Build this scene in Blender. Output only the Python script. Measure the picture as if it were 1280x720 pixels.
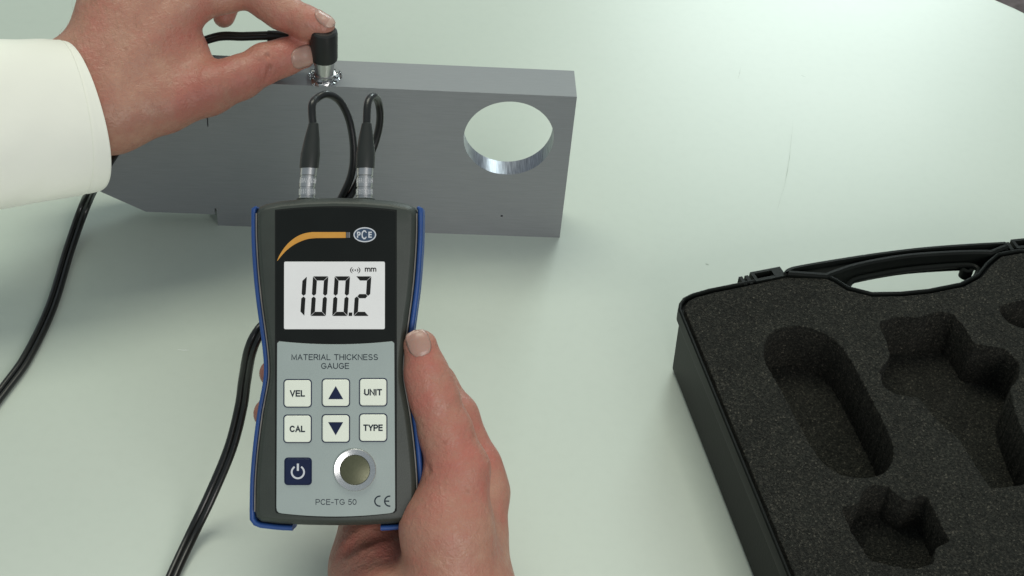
import bpy, bmesh, math, random
import numpy as np
from mathutils import Vector, Matrix

random.seed(7)
rng = np.random.default_rng(7)
for o in list(bpy.data.objects):
    bpy.data.objects.remove(o, do_unlink=True)
scene = bpy.context.scene
COL = scene.collection
MM = 0.001

# ------------------------------------------------------------------ camera
CAM_F = 2000.0                                   # focal length in pixels of a 1280 wide frame
CAM_C = np.array([-96.084, -715.874, 596.585])   # mm
CAM_R = (0.843457, -0.0740185, -0.0332411)
cam_data = bpy.data.cameras.new('camera')
cam_data.sensor_width = 36.0
cam_data.lens = CAM_F / 1280 * 36
cam_data.clip_start = 0.01
cam_data.clip_end = 50
cam = bpy.data.objects.new('camera', cam_data)
COL.objects.link(cam)
cam.location = CAM_C * MM
cam.rotation_euler = CAM_R
scene.camera = cam

# ------------------------------------------------------------------ world and lamps
world = bpy.data.worlds.new('World')
scene.world = world
world.use_nodes = True
bg = world.node_tree.nodes['Background']
bg.inputs[0].default_value = (0.80, 0.92, 1.0, 1)
bg.inputs[1].default_value = 0.34


def area(name, loc, target, sx, sy, power, color):
    ld = bpy.data.lights.new(name, 'AREA')
    ld.shape = 'RECTANGLE'
    ld.size, ld.size_y = sx, sy
    ld.energy = power
    ld.color = color
    lo = bpy.data.objects.new(name, ld)
    COL.objects.link(lo)
    lo.location = loc
    d = Vector(target) - Vector(loc)
    lo.rotation_euler = d.to_track_quat('-Z', 'Y').to_euler()
    return lo


area('window_light', (0.80, 2.35, 1.12), (0.0, 0.0, 0.0), 0.8, 0.45, 19, (0.86, 1.0, 0.98))
area('ceiling_light', (-0.20, 0.55, 1.7), (-0.05, 0.0, 0.0), 1.25, 0.7, 15.5, (1.0, 0.99, 0.84))
area('room_light', (0.55, -1.85, 0.85), (-0.1, 0.0, 0.05), 1.2, 0.8, 18, (1.0, 0.95, 0.92))

vs = scene.view_settings
vs.view_transform = 'Standard'
vs.look = 'None'
vs.gamma = 1
vs.exposure = 0
vs.use_curve_mapping = False
scene.render.engine = 'CYCLES'

# ------------------------------------------------------------------ helpers
_M = np.array(Matrix.LocRotScale(None, cam.rotation_euler, None).to_3x3())


def campt(u, v, d):
    """point on the sight line of photo pixel u, v at distance d (mm), in axes parallel to the camera"""
    return np.array([(u - 640) / CAM_F * d, (360 - v) / CAM_F * d, -d])


def to_world(p):
    return np.asarray(p) @ _M.T + CAM_C


def at(u, v, d):
    return to_world(campt(u, v, d))


def on(u, v, z):
    """point of a horizontal plane at height z (mm)"""
    d = _M @ np.array([(u - 640) / CAM_F, (360 - v) / CAM_F, -1.0])
    return CAM_C + d * (z - CAM_C[2]) / d[2]


def mesh_obj(name, verts, faces, mat, parent=None, smooth=False, scale=MM):
    me = bpy.data.meshes.new(name)
    me.from_pydata([tuple(np.asarray(v) * scale) for v in verts], [], [tuple(int(i) for i in f) for f in faces])
    me.update()
    if smooth:
        me.polygons.foreach_set('use_smooth', [True] * len(me.polygons))
    o = bpy.data.objects.new(name, me)
    COL.objects.link(o)
    if mat is not None:
        for m in (mat if isinstance(mat, (list, tuple)) else [mat]):
            me.materials.append(m)
    if parent is not None:
        o.parent = parent
    return o


def auto_smooth(o, ang=35):
    me = o.data
    me.polygons.foreach_set('use_smooth', [True] * len(me.polygons))
    me.set_sharp_from_angle(angle=math.radians(ang))


def empty(name, loc_mm, rot=None):
    o = bpy.data.objects.new(name, None)
    o.empty_display_size = 0.02
    COL.objects.link(o)
    o.location = Vector(loc_mm) * MM
    if rot is not None:
        o.rotation_euler = rot
    return o


def tag(o, label, cat, group=None):
    o['label'] = label
    o['category'] = cat
    if group:
        o['group'] = group
    return o


def rel(pts, parent):
    """world mm to the local mm of an Empty that has no rotation"""
    return np.asarray(pts) - np.array(parent.location) / MM


class MB:
    def __init__(s):
        s.v = []
        s.f = []

    def add(s, v, f):
        n = len(s.v)
        s.v += [tuple(p) for p in v]
        s.f += [tuple(i + n for i in q) for q in f]

    def loft(s, rings, cap0=True, cap1=True, closed=True):
        n = len(s.v)
        m = len(rings[0])
        for r in rings:
            s.v += [tuple(p) for p in r]
        for k in range(len(rings) - 1):
            for i in range(m if closed else m - 1):
                j = (i + 1) % m
                s.f.append((n + k * m + i, n + k * m + j, n + (k + 1) * m + j, n + (k + 1) * m + i))
        if cap0:
            s.f.append(tuple(n + i for i in reversed(range(m))))
        if cap1:
            s.f.append(tuple(n + (len(rings) - 1) * m + i for i in range(m)))

    def lathe(s, prof, origin=(0, 0, 0), ax=(0, 0, 1), seg=40, wob=0):
        a = Vector(ax).normalized()
        q = a.to_track_quat('Z', 'Y').to_matrix()
        rings = []
        for r, z in prof:
            rings.append([np.array(origin) + np.array(q @ Vector((r * math.cos(2 * math.pi * i / seg), r * math.sin(2 * math.pi * i / seg), z))) for i in range(seg)])
        s.loft(rings)

    def box(s, x0, x1, y0, y1, z0, z1):
        v = [(x, y, z) for z in (z0, z1) for (x, y) in ((x0, y0), (x1, y0), (x1, y1), (x0, y1))]
        s.add(v, [(3, 2, 1, 0), (4, 5, 6, 7), (0, 1, 5, 4), (1, 2, 6, 5), (2, 3, 7, 6), (3, 0, 4, 7)])

    def prism(s, poly, z0, z1):
        m = len(poly)
        v = [(x, y, z0) for x, y in poly] + [(x, y, z1) for x, y in poly]
        f = [tuple(reversed(range(m))), tuple(range(m, 2 * m))]
        f += [(i, (i + 1) % m, (i + 1) % m + m, i + m) for i in range(m)]
        s.add(v, f)

    def build(s, name, mat, parent=None, ang=35):
        o = mesh_obj(name, s.v, s.f, mat, parent)
        auto_smooth(o, ang)
        return o


def rrect(x0, x1, y0, y1, r, n=6):
    out = []
    for cx, cy, a0 in ((x1 - r, y0 + r, -90), (x1 - r, y1 - r, 0), (x0 + r, y1 - r, 90), (x0 + r, y0 + r, 180)):
        for i in range(n + 1):
            a = math.radians(a0 + 90 * i / n)
            out.append((cx + r * math.cos(a), cy + r * math.sin(a)))
    return out


def catmull(P, n=10, closed=False):
    P = [np.asarray(p, float) for p in P]
    out = []
    m = len(P)
    rngk = range(m) if closed else range(m - 1)
    for k in rngk:
        if closed:
            a, b, c, d = P[(k - 1) % m], P[k], P[(k + 1) % m], P[(k + 2) % m]
        else:
            a, b, c, d = P[max(k - 1, 0)], P[k], P[k + 1], P[min(k + 2, m - 1)]
        for i in range(n):
            t = i / n
            out.append(0.5 * ((2 * b) + (-a + c) * t + (2 * a - 5 * b + 4 * c - d) * t * t + (-a + 3 * b - 3 * c + d) * t ** 3))
    if not closed:
        out.append(P[-1])
    return out


def fill_mesh(loops, half, bevel=0.0, res=2):
    """2-D outline with holes, extruded half mm each way: verts, faces"""
    cu = bpy.data.curves.new('tmp', 'CURVE')
    cu.dimensions = '2D'
    cu.fill_mode = 'BOTH'
    cu.extrude = half - bevel
    cu.bevel_depth = bevel
    cu.bevel_resolution = res
    cu.offset = -bevel
    for lp in loops:
        sp = cu.splines.new('POLY')
        sp.points.add(len(lp) - 1)
        for i, p in enumerate(lp):
            sp.points[i].co = (p[0], p[1], 0, 1)
        sp.use_cyclic_u = True
    o = bpy.data.objects.new('tmp', cu)
    COL.objects.link(o)
    dg = bpy.context.evaluated_depsgraph_get()
    dg.update()
    me = bpy.data.meshes.new_from_object(o.evaluated_get(dg))
    v = np.array([tuple(x.co) for x in me.vertices])
    f = [tuple(p.vertices) for p in me.polygons]
    bpy.data.objects.remove(o, do_unlink=True)
    bpy.data.curves.remove(cu)
    bpy.data.meshes.remove(me)
    return v, f


def arc(cx, cy, rx, ry, a0, a1, n=12):
    return [(cx + rx * math.cos(math.radians(a0 + (a1 - a0) * i / n)), cy + ry * math.sin(math.radians(a0 + (a1 - a0) * i / n))) for i in range(n + 1)]


GLYPH = {                                  # plain sans capitals: width, strokes
    'A': (.74, [[(0, 0), (.37, 1), (.74, 0)], [(.13, .34), (.61, .34)]]),
    'C': (.74, [arc(.39, .5, .39, .5, 42, 318, 18)]),
    'E': (.60, [[(.60, 1), (0, 1), (0, 0), (.60, 0)], [(0, .53), (.55, .53)]]),
    'G': (.78, [arc(.40, .5, .40, .5, 42, 318, 18) + [(.78, .2), (.78, .46), (.44, .46)]]),
    'H': (.68, [[(0, 0), (0, 1)], [(.68, 0), (.68, 1)], [(0, .53), (.68, .53)]]),
    'I': (.02, [[(.01, 0), (.01, 1)]]),
    'K': (.68, [[(0, 0), (0, 1)], [(.66, 1), (0, .33)], [(.24, .56), (.68, 0)]]),
    'L': (.54, [[(0, 1), (0, 0), (.54, 0)]]),
    'M': (.78, [[(0, 0), (0, 1), (.39, .08), (.78, 1), (.78, 0)]]),
    'N': (.68, [[(0, 0), (0, 1), (.68, 0), (.68, 1)]]),
    'P': (.64, [[(0, 0), (0, 1)] + arc(.38, .73, .26, .27, 90, -90) + [(0, .46)]]),
    'R': (.68, [[(0, 0), (0, 1)] + arc(.40, .74, .26, .26, 90, -90) + [(0, .48)], [(.36, .48), (.68, 0)]]),
    'S': (.64, [arc(.32, .74, .29, .26, 35, 235, 10) + [(.32, .51)] + arc(.32, .26, .32, .26, 62, -150, 10)]),
    'T': (.66, [[(0, 1), (.66, 1)], [(.33, 1), (.33, 0)]]),
    'U': (.68, [[(0, 1), (0, .33)] + arc(.34, .33, .34, .33, 180, 360) + [(.68, 1)]]),
    'V': (.70, [[(0, 1), (.35, 0), (.70, 1)]]),
    'Y': (.70, [[(0, 1), (.35, .45), (.70, 1)], [(.35, .45), (.35, 0)]]),
    'm': (.84, [[(0, 0), (0, .70)], [(0, .42)] + arc(.21, .47, .21, .23, 180, 0, 8) + [(.42, 0)], [(.42, .42)] + arc(.63, .47, .21, .23, 180, 0, 8) + [(.84, 0)]]),
    '5': (.56, [[(.52, 1), (.12, 1), (.05, .50)] + arc(.27, .32, .29, .32, 130, -145, 12)]),
    '0': (.58, [arc(.29, .5, .29, .5, 90, 450, 20)]),
    '-': (.34, [[(0, .38), (.34, .38)]]),
    ' ': (.22, []),
}


def text_mesh(name, s, x, y, z, width, height, mt, parent, weight=0.13, gap=0.24):
    """print of the given overall width and cap height, centred on x, y"""
    tot = sum(GLYPH[c][0] for c in s) + gap * (len(s) - 1)
    sx = (width - weight * height) / tot
    sy = height - weight * height
    w = weight * height / 2
    v, f = [], []
    cx = x - (width - weight * height) / 2
    zz = z
    for c in s:
        gw, strokes = GLYPH[c]
        for k, st in enumerate(strokes):
            P = [np.array((cx + px * sx, y - sy / 2 + py * sy)) for px, py in st]
            n0 = len(v)
            m = len(P)
            for i in range(m):
                t1 = P[i] - P[i - 1] if i else P[1] - P[0]
                t2 = P[i + 1] - P[i] if i < m - 1 else t1
                t1 = t1 / (np.linalg.norm(t1) + 1e-9); t2 = t2 / (np.linalg.norm(t2) + 1e-9)
                n1 = np.array((-t1[1], t1[0])); n2 = np.array((-t2[1], t2[0]))
                nn = n1 + n2
                nn = nn / (np.linalg.norm(nn) + 1e-9)
                q = w / max(nn @ n1, 0.45)
                e = (-t1 if i == 0 else t1 if i == m - 1 else 0 * t1) * w * 0.9
                v += [(*(P[i] + nn * q + e), zz + 0.002 * k), (*(P[i] - nn * q + e), zz + 0.002 * k)]
                if i:
                    b = n0 + 2 * i
                    f.append((b - 2, b - 1, b + 1, b))
        cx += (gw + gap) * sx
    return mesh_obj(name, v, f, mt, parent)


def tube_rings(path, radius, seg=14):
    path = [np.asarray(p, float) for p in path]
    t0 = path[1] - path[0]
    t0 = t0 / np.linalg.norm(t0)
    ref = np.array([0, 0, 1.0]) if abs(t0[2]) < 0.9 else np.array([1.0, 0, 0])
    nrm = np.cross(t0, ref)
    nrm /= np.linalg.norm(nrm)
    rings = []
    for i, p in enumerate(path):
        t = path[min(i + 1, len(path) - 1)] - path[max(i - 1, 0)]
        t = t / np.linalg.norm(t)
        nrm = nrm - t * (nrm @ t)
        nrm /= np.linalg.norm(nrm)
        b = np.cross(t, nrm)
        r = radius[i] if hasattr(radius, '__len__') else radius
        rings.append([p + r * (math.cos(2 * math.pi * k / seg) * nrm + math.sin(2 * math.pi * k / seg) * b) for k in range(seg)])
    return rings


# ------------------------------------------------------------------ materials
def mat(name, color, rough=0.5, metal=0.0, **kw):
    m = bpy.data.materials.new(name)
    m.use_nodes = True
    b = m.node_tree.nodes['Principled BSDF']
    b.inputs['Base Color'].default_value = (*color, 1)
    b.inputs['Roughness'].default_value = rough
    b.inputs['Metallic'].default_value = metal
    for k, v in kw.items():
        b.inputs[k].default_value = v
    return m


def N(m, kind, **props):
    n = m.node_tree.nodes.new(kind)
    for k, v in props.items():
        setattr(n, k, v)
    return n


def L(m, a, b):
    m.node_tree.links.new(a, b)


def noise(m, scale, detail=4, rough=0.55, vec=None, stretch=None):
    tc = N(m, 'ShaderNodeTexCoord')
    src = tc.outputs['Object']
    if stretch:
        mp = N(m, 'ShaderNodeMapping')
        mp.inputs['Scale'].default_value = stretch
        L(m, src, mp.inputs['Vector'])
        src = mp.outputs['Vector']
    n = N(m, 'ShaderNodeTexNoise')
    n.inputs['Scale'].default_value = scale
    n.inputs['Detail'].default_value = detail
    n.inputs['Roughness'].default_value = rough
    L(m, src, n.inputs['Vector'])
    return n


def ramp(m, fac, stops):
    r = N(m, 'ShaderNodeValToRGB')
    el = r.color_ramp.elements
    while len(el) < len(stops):
        el.new(0.5)
    for e, (p, c) in zip(el, stops):
        e.position = p
        e.color = (*c, 1) if len(c) == 3 else c
    L(m, fac, r.inputs['Fac'])
    return r


def bump(m, height, strength, dist, prev=None):
    b = N(m, 'ShaderNodeBump')
    b.inputs['Strength'].default_value = strength
    b.inputs['Distance'].default_value = dist
    L(m, height, b.inputs['Height'])
    if prev is not None:
        L(m, prev.outputs['Normal'], b.inputs['Normal'])
    return b


def bsdf(m):
    return m.node_tree.nodes['Principled BSDF']


def plastic(name, color, rough, grain=900, amt=0.25, var=0.12, **kw):
    m = mat(name, color, rough, **kw)
    n = noise(m, 60, 3)
    c = np.array(color)
    r = ramp(m, n.outputs['Fac'], [(0.3, tuple(c * (1 - var))), (0.7, tuple(np.minimum(c * (1 + var), 1)))])
    L(m, r.outputs['Color'], bsdf(m).inputs['Base Color'])
    g = noise(m, grain, 2)
    bp = bump(m, g.outputs['Fac'], amt, 0.0002)
    L(m, bp.outputs['Normal'], bsdf(m).inputs['Normal'])
    return m


# white laminate table
M_table = mat('white_laminate', (0.70, 0.78, 0.70), 0.33)
n = noise(M_table, 5, 5)
r = ramp(M_table, n.outputs['Fac'], [(0.3, (0.520, 0.592, 0.516)), (0.7, (0.543, 0.608, 0.534))])
n2 = noise(M_table, 160, 2)
mx = N(M_table, 'ShaderNodeMixRGB', blend_type='MULTIPLY')
mx.inputs[0].default_value = 1
r2 = ramp(M_table, n2.outputs['Fac'], [(0.30, (0.985, 0.985, 0.985)), (0.55, (1, 1, 1))])
L(M_table, r.outputs['Color'], mx.inputs[1]); L(M_table, r2.outputs['Color'], mx.inputs[2])
L(M_table, mx.outputs['Color'], bsdf(M_table).inputs['Base Color'])
n3 = noise(M_table, 4, 3, 0.5)
r3 = ramp(M_table, n3.outputs['Fac'], [(0.3, (0.335,) * 3), (0.7, (0.355,) * 3)])
L(M_table, r3.outputs['Color'], bsdf(M_table).inputs['Roughness'])
n4 = noise(M_table, 700, 3)
bp = bump(M_table, n4.outputs['Fac'], 0.06, 0.0002)
L(M_table, bp.outputs['Normal'], bsdf(M_table).inputs['Normal'])

M_edge = plastic('table_edge_band', (0.55, 0.57, 0.55), 0.45)
M_mark = mat('scuff_dark', (0.38, 0.44, 0.38), 0.6)
M_mark2 = mat('scuff_light', (0.80, 0.85, 0.82), 0.4)
M_floor = plastic('carpet', (0.16, 0.13, 0.125), 0.95, grain=400, amt=0.8, var=0.3)
M_leg = plastic('table_leg_metal', (0.25, 0.25, 0.26), 0.4)


def steel(name, base, rough, stretch, lo=0.85, rl=0.8, rh=1.25):
    m = mat(name, base, rough, 0.9)
    n = noise(m, 60, 5, 0.6, stretch=stretch)
    c = np.array(base)
    r = ramp(m, n.outputs['Fac'], [(0.25, tuple(c * lo)), (0.75, tuple(c * 1.06))])
    big = noise(m, 9, 4)
    rb = ramp(m, big.outputs['Fac'], [(0.3, (0.92, 0.93, 0.95)), (0.7, (1, 1, 1))])
    mx = N(m, 'ShaderNodeMixRGB', blend_type='MULTIPLY')
    mx.inputs[0].default_value = 1
    L(m, r.outputs['Color'], mx.inputs[1]); L(m, rb.outputs['Color'], mx.inputs[2])
    L(m, mx.outputs['Color'], bsdf(m).inputs['Base Color'])
    rr = ramp(m, n.outputs['Fac'], [(0.2, (rough * rl,) * 3), (0.8, (rough * rh,) * 3)])
    L(m, rr.outputs['Color'], bsdf(m).inputs['Roughness'])
    bp = bump(m, n.outputs['Fac'], 0.12, 0.0002)
    L(m, bp.outputs['Normal'], bsdf(m).inputs['Normal'])
    return m


M_steel = steel('ground_steel', (0.280, 0.297, 0.302), 0.62, (1.5, 70, 70), lo=0.80)
bsdf(M_steel).inputs['Metallic'].default_value = 0.3
M_bore = steel('machined_bore', (0.55, 0.57, 0.62), 0.34, (55, 1.5, 55), lo=0.18, rl=0.7, rh=1.4)
M_chrome = mat('nickel_plating', (0.58, 0.58, 0.57), 0.30, 1.0)
M_alu = steel('turned_aluminium', (0.70, 0.71, 0.70), 0.25, (40, 40, 40), lo=0.8)

M_body = plastic('olive_black_plastic', (0.036, 0.044, 0.036), 0.50, grain=1600, amt=0.35)
M_blue = plastic('blue_rubber', (0.018, 0.068, 0.245), 0.45, grain=900)
M_black = plastic('black_overlay', (0.0075, 0.0095, 0.0085), 0.36, grain=400, amt=0.03)
M_keypad = plastic('grey_membrane', (0.335, 0.395, 0.375), 0.42, grain=1500, amt=0.15, var=0.03)
M_key = plastic('ivory_key', (0.80, 0.85, 0.73), 0.40, grain=900, amt=0.05, var=0.02)
M_navy = plastic('navy_print', (0.010, 0.018, 0.055), 0.4, grain=900, amt=0.05)
M_print = mat('dark_print', (0.018, 0.028, 0.040), 0.5)
M_seg = mat('lcd_segment', (0.012, 0.013, 0.012), 0.45)
M_lcd = plastic('lcd_glass', (0.82, 0.825, 0.81), 0.35, grain=200, amt=0.02, var=0.02)
M_orange = mat('orange_print', (0.62, 0.29, 0.035), 0.45)
n = noise(M_orange, 70, 3)
r = ramp(M_orange, n.outputs['Fac'], [(0.3, (0.55, 0.24, 0.03)), (0.7, (0.66, 0.33, 0.05))])
L(M_orange, r.outputs['Color'], bsdf(M_orange).inputs['Base Color'])
M_white = mat('white_print', (0.60, 0.63, 0.66), 0.5)
M_greyprint = mat('grey_print', (0.16, 0.16, 0.17), 0.5)
M_logo = mat('logo_blue', (0.03, 0.06, 0.11), 0.4)
M_disc = steel('olive_test_disc', (0.115, 0.120, 0.070), 0.38, (30, 30, 30), lo=0.9)
bsdf(M_disc).inputs['Metallic'].default_value = 0.5
M_groove = mat('shadow_groove', (0.012, 0.014, 0.013), 0.7)

M_cable = plastic('black_cable', (0.011, 0.012, 0.011), 0.30, grain=500, amt=0.06)
M_rubber = plastic('strain_relief_rubber', (0.018, 0.021, 0.018), 0.42, grain=700, amt=0.1)
M_cap = plastic('black_probe_cap', (0.007, 0.008, 0.008), 0.45, grain=700, amt=0.1)

M_gel = mat('clear_gel', (0.95, 0.97, 0.97), 0.03)
bsdf(M_gel).inputs['Transmission Weight'].default_value = 1.0
bsdf(M_gel).inputs['IOR'].default_value = 1.38

M_case = plastic('black_case_plastic', (0.0075, 0.0092, 0.0080), 0.45, grain=800, amt=0.35)

M_foam = mat('charcoal_foam', (0.02, 0.02, 0.02), 0.95)
tc = N(M_foam, 'ShaderNodeTexCoord')
v1 = N(M_foam, 'ShaderNodeTexVoronoi'); v1.inputs['Scale'].default_value = 1400
L(M_foam, tc.outputs['Object'], v1.inputs['Vector'])
n1 = noise(M_foam, 620, 3, 0.7)
n2 = noise(M_foam, 40, 3)
rc = ramp(M_foam, v1.outputs['Color'], [(0.0, (0.009, 0.010, 0.008)), (0.55, (0.020, 0.021, 0.017)), (0.82, (0.036, 0.035, 0.028)), (0.98, (0.085, 0.080, 0.062))])
rn = ramp(M_foam, n1.outputs['Fac'], [(0.35, (0.5,) * 3), (0.65, (1.4,) * 3)])
mx = N(M_foam, 'ShaderNodeMixRGB', blend_type='MULTIPLY'); mx.inputs[0].default_value = 1
L(M_foam, rc.outputs['Color'], mx.inputs[1]); L(M_foam, rn.outputs['Color'], mx.inputs[2])
rb = ramp(M_foam, n2.outputs['Fac'], [(0.3, (0.8,) * 3), (0.7, (1.15,) * 3)])
mx2 = N(M_foam, 'ShaderNodeMixRGB', blend_type='MULTIPLY'); mx2.inputs[0].default_value = 1
L(M_foam, mx.outputs['Color'], mx2.inputs[1]); L(M_foam, rb.outputs['Color'], mx2.inputs[2])
L(M_foam, mx2.outputs['Color'], bsdf(M_foam).inputs['Base Color'])
b1 = bump(M_foam, v1.outputs['Distance'], 0.8, 0.0008)
b2 = bump(M_foam, n1.outputs['Fac'], 0.7, 0.001, b1)
L(M_foam, b2.outputs['Normal'], bsdf(M_foam).inputs['Normal'])

M_shirt = mat('white_cotton', (0.88, 0.895, 0.79), 0.85)
bsdf(M_shirt).inputs['Sheen Weight'].default_value = 0.15
tc = N(M_shirt, 'ShaderNodeTexCoord')
wv = N(M_shirt, 'ShaderNodeTexWave'); wv.inputs['Scale'].default_value = 700
L(M_shirt, tc.outputs['Object'], wv.inputs['Vector'])
ns = noise(M_shirt, 45, 3)
b1 = bump(M_shirt, wv.outputs['Fac'], 0.12, 0.0002)
b2 = bump(M_shirt, ns.outputs['Fac'], 0.25, 0.002, b1)
L(M_shirt, b2.outputs['Normal'], bsdf(M_shirt).inputs['Normal'])


def skin_mat(name, pale, mid, red):
    m = mat(name, mid, 0.47)
    b = bsdf(m)
    b.inputs['Subsurface Weight'].default_value = 0.12
    b.inputs['Subsurface Radius'].default_value = (1.0, 0.36, 0.2)
    b.inputs['Subsurface Scale'].default_value = 0.004
    b.inputs['Specular IOR Level'].default_value = 0.42
    at_ = N(m, 'ShaderNodeAttribute'); at_.attribute_name = 'blush'
    n1 = noise(m, 55, 5, 0.6)
    n2 = noise(m, 240, 4, 0.6)
    ad = N(m, 'ShaderNodeMath', operation='MULTIPLY_ADD')
    ad.inputs[1].default_value = 1.0; L(m, n1.outputs['Fac'], ad.inputs[0])
    hf = N(m, 'ShaderNodeMath', operation='MULTIPLY'); hf.inputs[1].default_value = 0.75
    L(m, at_.outputs['Fac'], hf.inputs[0]); L(m, hf.outputs[0], ad.inputs[2])
    ad2 = N(m, 'ShaderNodeMath', operation='MULTIPLY_ADD')
    ad2.inputs[1].default_value = 0.35; L(m, n2.outputs['Fac'], ad2.inputs[0]); L(m, ad.outputs[0], ad2.inputs[2])
    r = ramp(m, ad2.outputs[0], [(0.42, pale), (0.72, mid), (1.0, red)])
    # freckles and pores
    vf = N(m, 'ShaderNodeTexVoronoi'); vf.inputs['Scale'].default_value = 70
    tc = N(m, 'ShaderNodeTexCoord'); L(m, tc.outputs['Object'], vf.inputs['Vector'])
    rf = ramp(m, vf.outputs['Distance'], [(0.04, (0.72, 0.66, 0.62)), (0.11, (1, 1, 1))])
    mx = N(m, 'ShaderNodeMixRGB', blend_type='MULTIPLY'); mx.inputs[0].default_value = 0.45
    L(m, r.outputs['Color'], mx.inputs[1]); L(m, rf.outputs['Color'], mx.inputs[2])
    L(m, mx.outputs['Color'], b.inputs['Base Color'])
    v = N(m, 'ShaderNodeTexVoronoi'); v.inputs['Scale'].default_value = 900
    nw = noise(m, 300, 2)
    mp = N(m, 'ShaderNodeMixRGB', blend_type='LINEAR_LIGHT'); mp.inputs[0].default_value = 0.002
    L(m, tc.outputs['Object'], mp.inputs[1]); L(m, nw.outputs['Color'], mp.inputs[2])
    L(m, mp.outputs['Color'], v.inputs['Vector'])
    v2 = N(m, 'ShaderNodeTexVoronoi'); v2.inputs['Scale'].default_value = 330
    L(m, mp.outputs['Color'], v2.inputs['Vector'])
    b1 = bump(m, v.outputs['Distance'], 0.45, 0.0004)
    b2 = bump(m, v2.outputs['Distance'], 0.34, 0.0007, b1)
    b3 = bump(m, n1.outputs['Fac'], 0.12, 0.002, b2)
    L(m, b3.outputs['Normal'], b.inputs['Normal'])
    rr = ramp(m, n2.outputs['Fac'], [(0.3, (0.36,) * 3), (0.7, (0.55,) * 3)])
    L(m, rr.outputs['Color'], b.inputs['Roughness'])
    return m


M_skin = skin_mat('skin', (0.48, 0.280, 0.195), (0.42, 0.205, 0.145), (0.43, 0.155, 0.115))
M_nail = mat('fingernail', (0.43, 0.26, 0.21), 0.33)
bsdf(M_nail).inputs['Subsurface Weight'].default_value = 0.15
bsdf(M_nail).inputs['Subsurface Scale'].default_value = 0.002
nn = noise(M_nail, 150, 2)
rr = ramp(M_nail, nn.outputs['Fac'], [(0.3, (0.40, 0.235, 0.185)), (0.7, (0.45, 0.275, 0.22))])
L(M_nail, rr.outputs['Color'], bsdf(M_nail).inputs['Base Color'])
M_nailtip = mat('fingernail_tip', (0.50, 0.34, 0.275), 0.35)

for m_ in (M_black, M_seg, M_print, M_navy, M_case, M_foam, M_groove):
    bsdf(m_).inputs['Specular IOR Level'].default_value = 0.18

bsdf(M_case).inputs['Specular IOR Level'].default_value = 0.10

# ------------------------------------------------------------------ setting: floor and table
fl = mesh_obj('floor', [(-4000, -4000, -740), (4000, -4000, -740), (4000, 4000, -740), (-4000, 4000, -740)], [(0, 1, 2, 3)], M_floor)
fl['kind'] = 'structure'

tab = tag(empty('table', (-150, -150, -740)), 'pale white laminate table top with rounded corner under everything', 'table')
ol = rrect(-900, 395, -620, 325, 152, 14)
mb = MB()
mb.prism(ol, -26, -1.2)
mb.build('edge_band', M_edge, tab).location = (0, 0, 0)
top = MB()
inner = rrect(-899, 394, -619, 324, 151, 14)
top.loft([[(x, y, -1.1) for x, y in ol], [(x, y, -0.4) for x, y in ol], [(x, y, 0.0) for x, y in inner]], True, True)
top.build('laminate_top', M_table, tab, 8)
for ch in list(tab.children):
    ch.location = Vector((150, 150, 740)) * MM
for x in (-780, 280):
    for y in (-500, 210):
        mb = MB()
        mb.lathe([(24, 0), (24, 40), (20, 60), (20, 713)], (x + 150, y + 150, 0), seg=24)
        mb.build('leg', M_leg, tab)


def mark(p0, p1, w, m, bow=0.0):
    a = on(*p0, 0.12); b = on(*p1, 0.12)
    d = b - a; d /= np.linalg.norm(d)
    s = np.array([-d[1], d[0], 0])
    vs_, fs_ = [], []
    K = 14
    for i in range(K + 1):
        t = i / K
        c = a + (b - a) * t + s * (bow * math.sin(math.pi * t) + random.uniform(-.25, .25))
        ww = w * (0.25 + random.random()) * math.sin(math.pi * (0.08 + 0.84 * t))
        vs_ += [rel(c - s * ww, tab), rel(c + s * ww, tab)]
        if i:
            fs_.append((2 * i - 2, 2 * i, 2 * i + 1, 2 * i - 1))
    mesh_obj('scratch', vs_, fs_, m, tab)


mark((991, 150), (972, 262), 0.16, M_mark, 2.0)
mark((926, 84), (923, 98), 0.18, M_mark)
mark((1001, 94), (1007, 96), 0.25, M_mark)
mark((222, 437), (236, 438), 0.30, M_mark2)
mark((882, 329), (886, 331), 0.5, M_mark)

# ------------------------------------------------------------------ steel calibration block
blk = tag(empty('steel_block', (-150, 12.5, 0)), 'grey steel calibration block with round hole standing on edge on the table', 'steel block')
out = [(0, 0), (0, 100), (-199.7, 100), (-199.7, 70), (-200.3, 70), (-200.3, 100)]
for i in range(1, 40):                     # the large radius at the far left end
    a = math.radians(180 + 53.2 * i / 40)
    out.append((-200 + 100 * math.cos(a), 100 + 100 * math.sin(a)))
out = out[:6] + [(-300, 100)] + out[6:]
out += [(-238, 8.2), (-199.2, 8.2), (-199.2, 12.5), (-198.0, 12.5), (-198.0, 0)]
hole = [(-35 + 25 * math.cos(2 * math.pi * i / 96), 70 + 25 * math.sin(2 * math.pi * i / 96)) for i in range(96)]
hc = on(627, 270, 0)
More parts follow.
